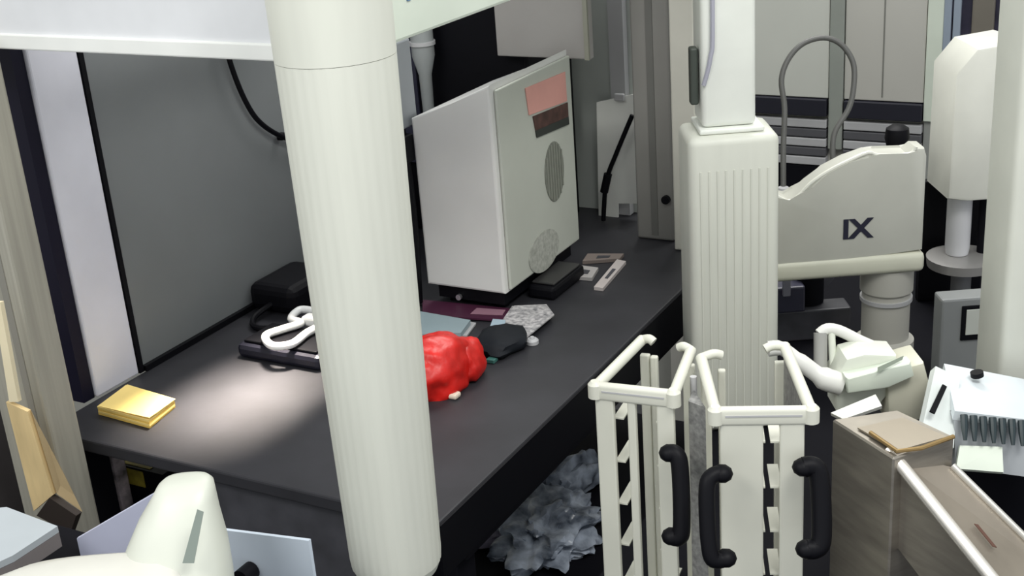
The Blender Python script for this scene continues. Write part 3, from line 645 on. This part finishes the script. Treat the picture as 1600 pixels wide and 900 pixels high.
for k in range(5):
    h = 0.020
    for xx0, xx1 in ((-1.2, xm-0.004), (xb+0.004, xr)):
        part('slat', cq(xx0, xx1, zz-h, zz, 0.026), LGREY if k % 2 == 0 else mat('slat_dark_grey', (0.10, 0.10, 0.11), 0.5), rcab)
    zz -= h+0.003
part('drawer', cq(-1.2, xr, zz-0.06, zz, 0.022), BLACKM, rcab)
part('lower_front', cq(-1.2, 0.4, 0.05, zz-0.065, 0.02), DGREY, rcab)
gl = part('window_pane', cq(xw, xw2+0.25, at(1520, 92, Y=YC).z, 1.5, 0.018), PURPLE, rcab)
part('pane_frame', cq(xw-0.002, xw+0.014, at(1520, 92, Y=YC).z, 1.5, 0.026), mat('frame_blue_grey', (0.28, 0.33, 0.40), 0.5), rcab)
part('pane_frame', cq(at(1498, 40, Y=YC).x-0.008, at(1498, 40, Y=YC).x+0.008, at(1520, 92, Y=YC).z, 1.5, 0.026), mat('frame_blue_grey', (0.28, 0.33, 0.40), 0.5), rcab)
part('interior_item', bx(at(1520, 60, Y=YC).x, at(1555, 60, Y=YC).x, YC-0.03, YC-0.0185, at(1530, 60, Y=YC).z, at(1530, 0, Y=YC).z+0.02, 0.004), mat('taupe', (0.16, 0.145, 0.12), 0.5), rcab)
part('rear_pale_panel', cq(xr+0.002, 0.4, zz-0.06, at(1520, 94, Y=YC).z-0.002, 0.014), mat('pale_panel', (0.34, 0.35, 0.33), 0.5), rcab)

# ---------------------------------------------------------------- steel chute, gripper, comb block
SZ = 1.0
st = thing('steel_chute', (-0.29, 1.29, RZ), 'brown-grey steel hopper box with sloping chute', 'chute')
top = [at(*p, Z=SZ) for p in ((1300, 655), (1396, 716), (1492, 682), (1402, 640))]
b = new(); tv = [b.verts.new(p) for p in top]; bv = [b.verts.new((p.x, p.y, RZ+0.001)) for p in top]
b.faces.new(tv); b.faces.new(bv[::-1])
for i in range(4): b.faces.new((tv[i], bv[i], bv[(i+1) % 4], tv[(i+1) % 4]))
bmesh.ops.bevel(b, geom=b.edges[:], offset=0.002, segments=1, affect='EDGES')
hb = part('hopper', b, STEEL, st)
lidp = [at(*p, Z=SZ+0.003) for p in ((1340, 668), (1402, 704), (1480, 682), (1410, 652))]
part('folded_lid', plate(new(), lidp, 0.002), mat('warm_steel', (0.42, 0.37, 0.30), 0.3, 0.7), st)
part('lid_edge', tube(new(), [at(1360, 676, Z=SZ+0.005), at(1402, 705, Z=SZ+0.005), at(1440, 700, Z=SZ+0.005), at(1490, 682, Z=SZ+0.005)], 0.0025, 8), mat('bronze', (0.30, 0.20, 0.08), 0.4, 0.5), st)
e0 = at(1388, 706, Z=0.995); e1 = at(1580, 945, Z=0.90); f0 = at(1488, 730, Z=0.965); f1 = at(1680, 920, Z=0.87)
part('chute_floor', plate(new(), [e0, e1, f1, f0], 0.004), mat('chute_floor', (0.40, 0.35, 0.29), 0.35, 0.7, stretch=(1, 1, 1), scale=10, var=0.2), st)
part('highlight_edge', tube(new(), [e0+Vector((0, 0, 0.003)), e1+Vector((0, 0, 0.003))], 0.007, 10), STEELB, st, True)  # chute edge highlight put into a thicker, paler tube
part('far_edge', tube(new(), [f0+Vector((0, 0, 0.002)), f1+Vector((0, 0, 0.002))], 0.004, 10), mat('dull_edge', (0.55, 0.54, 0.50), 0.35, 0.5), st, True)
dn = Vector((0, 0, -0.10))
part('chute_cheek', plate(new(), [e0, e0+dn, e1+dn, e1], 0.003), STEEL, st)
part('slot', plate(new(), [e0+(e1-e0)*0.45+(f0-e0)*0.5+Vector((0, 0, 0.002)), e0+(e1-e0)*0.6+(f0-e0)*0.5+Vector((0, 0, 0.002)), e0+(e1-e0)*0.6+(f0-e0)*0.56+Vector((0, 0, 0.002)), e0+(e1-e0)*0.45+(f0-e0)*0.56+Vector((0, 0, 0.002))], 0.0008), mat('rust_brown', (0.10, 0.045, 0.03), 0.6), st)


gr = thing('plate_gripper', (-0.36, 1.5, RZ), 'pale green-white plate gripper with two open arms', 'gripper')
gm = mat('gripper_white', (0.70, 0.73, 0.64), 0.4)
GD = 1.66
gc = at(1378, 598, D=GD); Mq = frame(gc, YAW); kg = GD/F
def gp_(x, y): return ((x-1378)*kg, -(y-598)*kg*1.06)
part('body', prism(new(), [gp_(*p) for p in [(1308, 640), (1306, 585), (1322, 556), (1350, 550), (1400, 556), (1404, 600), (1372, 640)]], 0.05, Mq, 0.004), gm, gr, True)
part('side_block', prism(new(), [gp_(*p) for p in [(1388, 660), (1384, 592), (1402, 574), (1440, 566), (1450, 600), (1452, 660)]], 0.06, frame(gc+Vector((0.004, -0.008, 0)), YAW), 0.004), mat('gripper_beige', (0.60, 0.59, 0.48), 0.45), gr, True)
part('cheek', prism(new(), [gp_(*p) for p in [(1330, 600), (1326, 574), (1385, 566), (1425, 556), (1432, 580), (1392, 596)]], 0.02, frame(gc+Vector((0.002, -0.022, 0)), YAW), 0.003), PALEG, gr, True)
part('upper_arm', tube(new(), smoothpath([at(1280, 522, D=GD+0.03), at(1292, 514, D=GD+0.03), at(1312, 517, D=GD+0.03), at(1345, 533, D=GD+0.03), at(1385, 550, D=GD+0.03)], 4), 0.0075, 10), mat('arm_white', (0.76, 0.76, 0.72), 0.4), gr, True)
part('arm_post', tube(new(), [at(1282, 520, D=GD+0.03), at(1282, 585, D=GD+0.03)], 0.009, 12), mat('arm_grey', (0.34, 0.34, 0.32), 0.4), gr, True)
part('arm_post', tube(new(), [at(1299, 520, D=GD+0.03), at(1302, 580, D=GD+0.03)], 0.005, 12), gm, gr, True)
part('lower_arm', tube(new(), smoothpath([at(1200, 545, D=GD), at(1222, 545, D=GD), at(1250, 565, D=GD), at(1285, 590, D=GD), at(1315, 600, D=GD)], 4), [0.010]*4+[0.009]*4+[0.011]*4+[0.015]*5, 12), mat('arm_white', (0.76, 0.76, 0.72), 0.4), gr, True)
part('pad', plate(new(), [at(1298, 645, D=GD-0.05), at(1318, 655, D=GD-0.06), at(1378, 634, D=GD-0.06), at(1368, 616, D=GD-0.03)], 0.006), mat('pad_white', (0.86, 0.86, 0.80), 0.4), gr)
part('groove', plate(new(), [at(x, y, D=GD-0.032) for x, y in [(1372, 582), (1410, 562), (1412, 556), (1372, 574)]], 0.002), mat('groove_green', (0.26, 0.30, 0.24), 0.5), gr)
part('pedestal', box(new(), (0.005, 0.036, (RZ+0.001-gc.z-0.07)/2), (0.06, 0.05, gc.z-0.07-RZ-0.001), 0.003, M=Mq), BLACKM, gr)

cb = thing('comb_block', (-0.17, 1.45, RZ), 'blue-white block with row of black comb teeth', 'block')
BD = 1.56
bc0 = at(1545, 660, D=BD); Mb = frame(bc0, YAW+math.radians(-8)); kb_ = BD/F
cm = mat('block_blue_white', (0.66, 0.71, 0.74), 0.4)
def bl_(x, y): return ((x-1545)*kb_, -(y-660)*kb_*1.06)
# sloped top body as a side profile extruded across
b = new()
P1 = [at(1492, 642, D=BD), at(1640, 660, D=BD), at(1640, 600, D=BD+0.10), at(1475, 568, D=BD+0.10)]
plate(b, P1, 0.012); part('top_cover', b, cm, cb)
P2 = [at(1492, 730, D=BD+0.005), at(1640, 750, D=BD+0.005), at(1640, 661, D=BD+0.005), at(1492, 643, D=BD+0.005)]
part('front_face', plate(new(), P2, 0.02), mat('block_grey', (0.36, 0.38, 0.40), 0.4), cb)
part('side_lug', plate(new(), [at(1440, 672, D=BD-0.01), at(1490, 700, D=BD-0.01), at(1500, 590, D=BD+0.06), at(1462, 572, D=BD+0.06)], 0.012), mat('lug_white', (0.68, 0.72, 0.70), 0.4), cb)
part('lug_slot', plate(new(), [at(x, y, D=d_) for x, y, d_ in [(1453, 642, BD-0.008), (1461, 646, BD-0.008), (1480, 604, BD+0.035), (1473, 600, BD+0.035)]], 0.002), BLACK, cb)
for k in range(7):
    x = 1506+k*15; y = 668+k*1.5
    a1 = at(x, y-20, D=BD-0.004); a2 = at(x+2, y+20, D=BD-0.012)
    part('tooth', tube(new(), [a1, (a1+a2)/2, a2], [0.0045, 0.0042, 0.0022], 8), mat('tooth_dark', (0.02, 0.035, 0.04), 0.4), cb, True)
part('front_lip', plate(new(), [at(1494, 732, D=BD-0.02), at(1568, 738, D=BD-0.02), at(1566, 698, D=BD-0.005), at(1500, 696, D=BD-0.005)], 0.006), PALEG, cb)
part('black_screw', tube(new(), [at(1527, 588, D=BD+0.07), at(1526, 581, D=BD+0.068)], 0.008, 14), BLACK, cb, True)
part('support', box(new(), (0.03, 0.07, (RZ+0.001-bc0.z-0.075)/2), (0.10, 0.05, bc0.z-0.075-RZ-0.001), 0.002, M=Mb), BLACKM, cb)
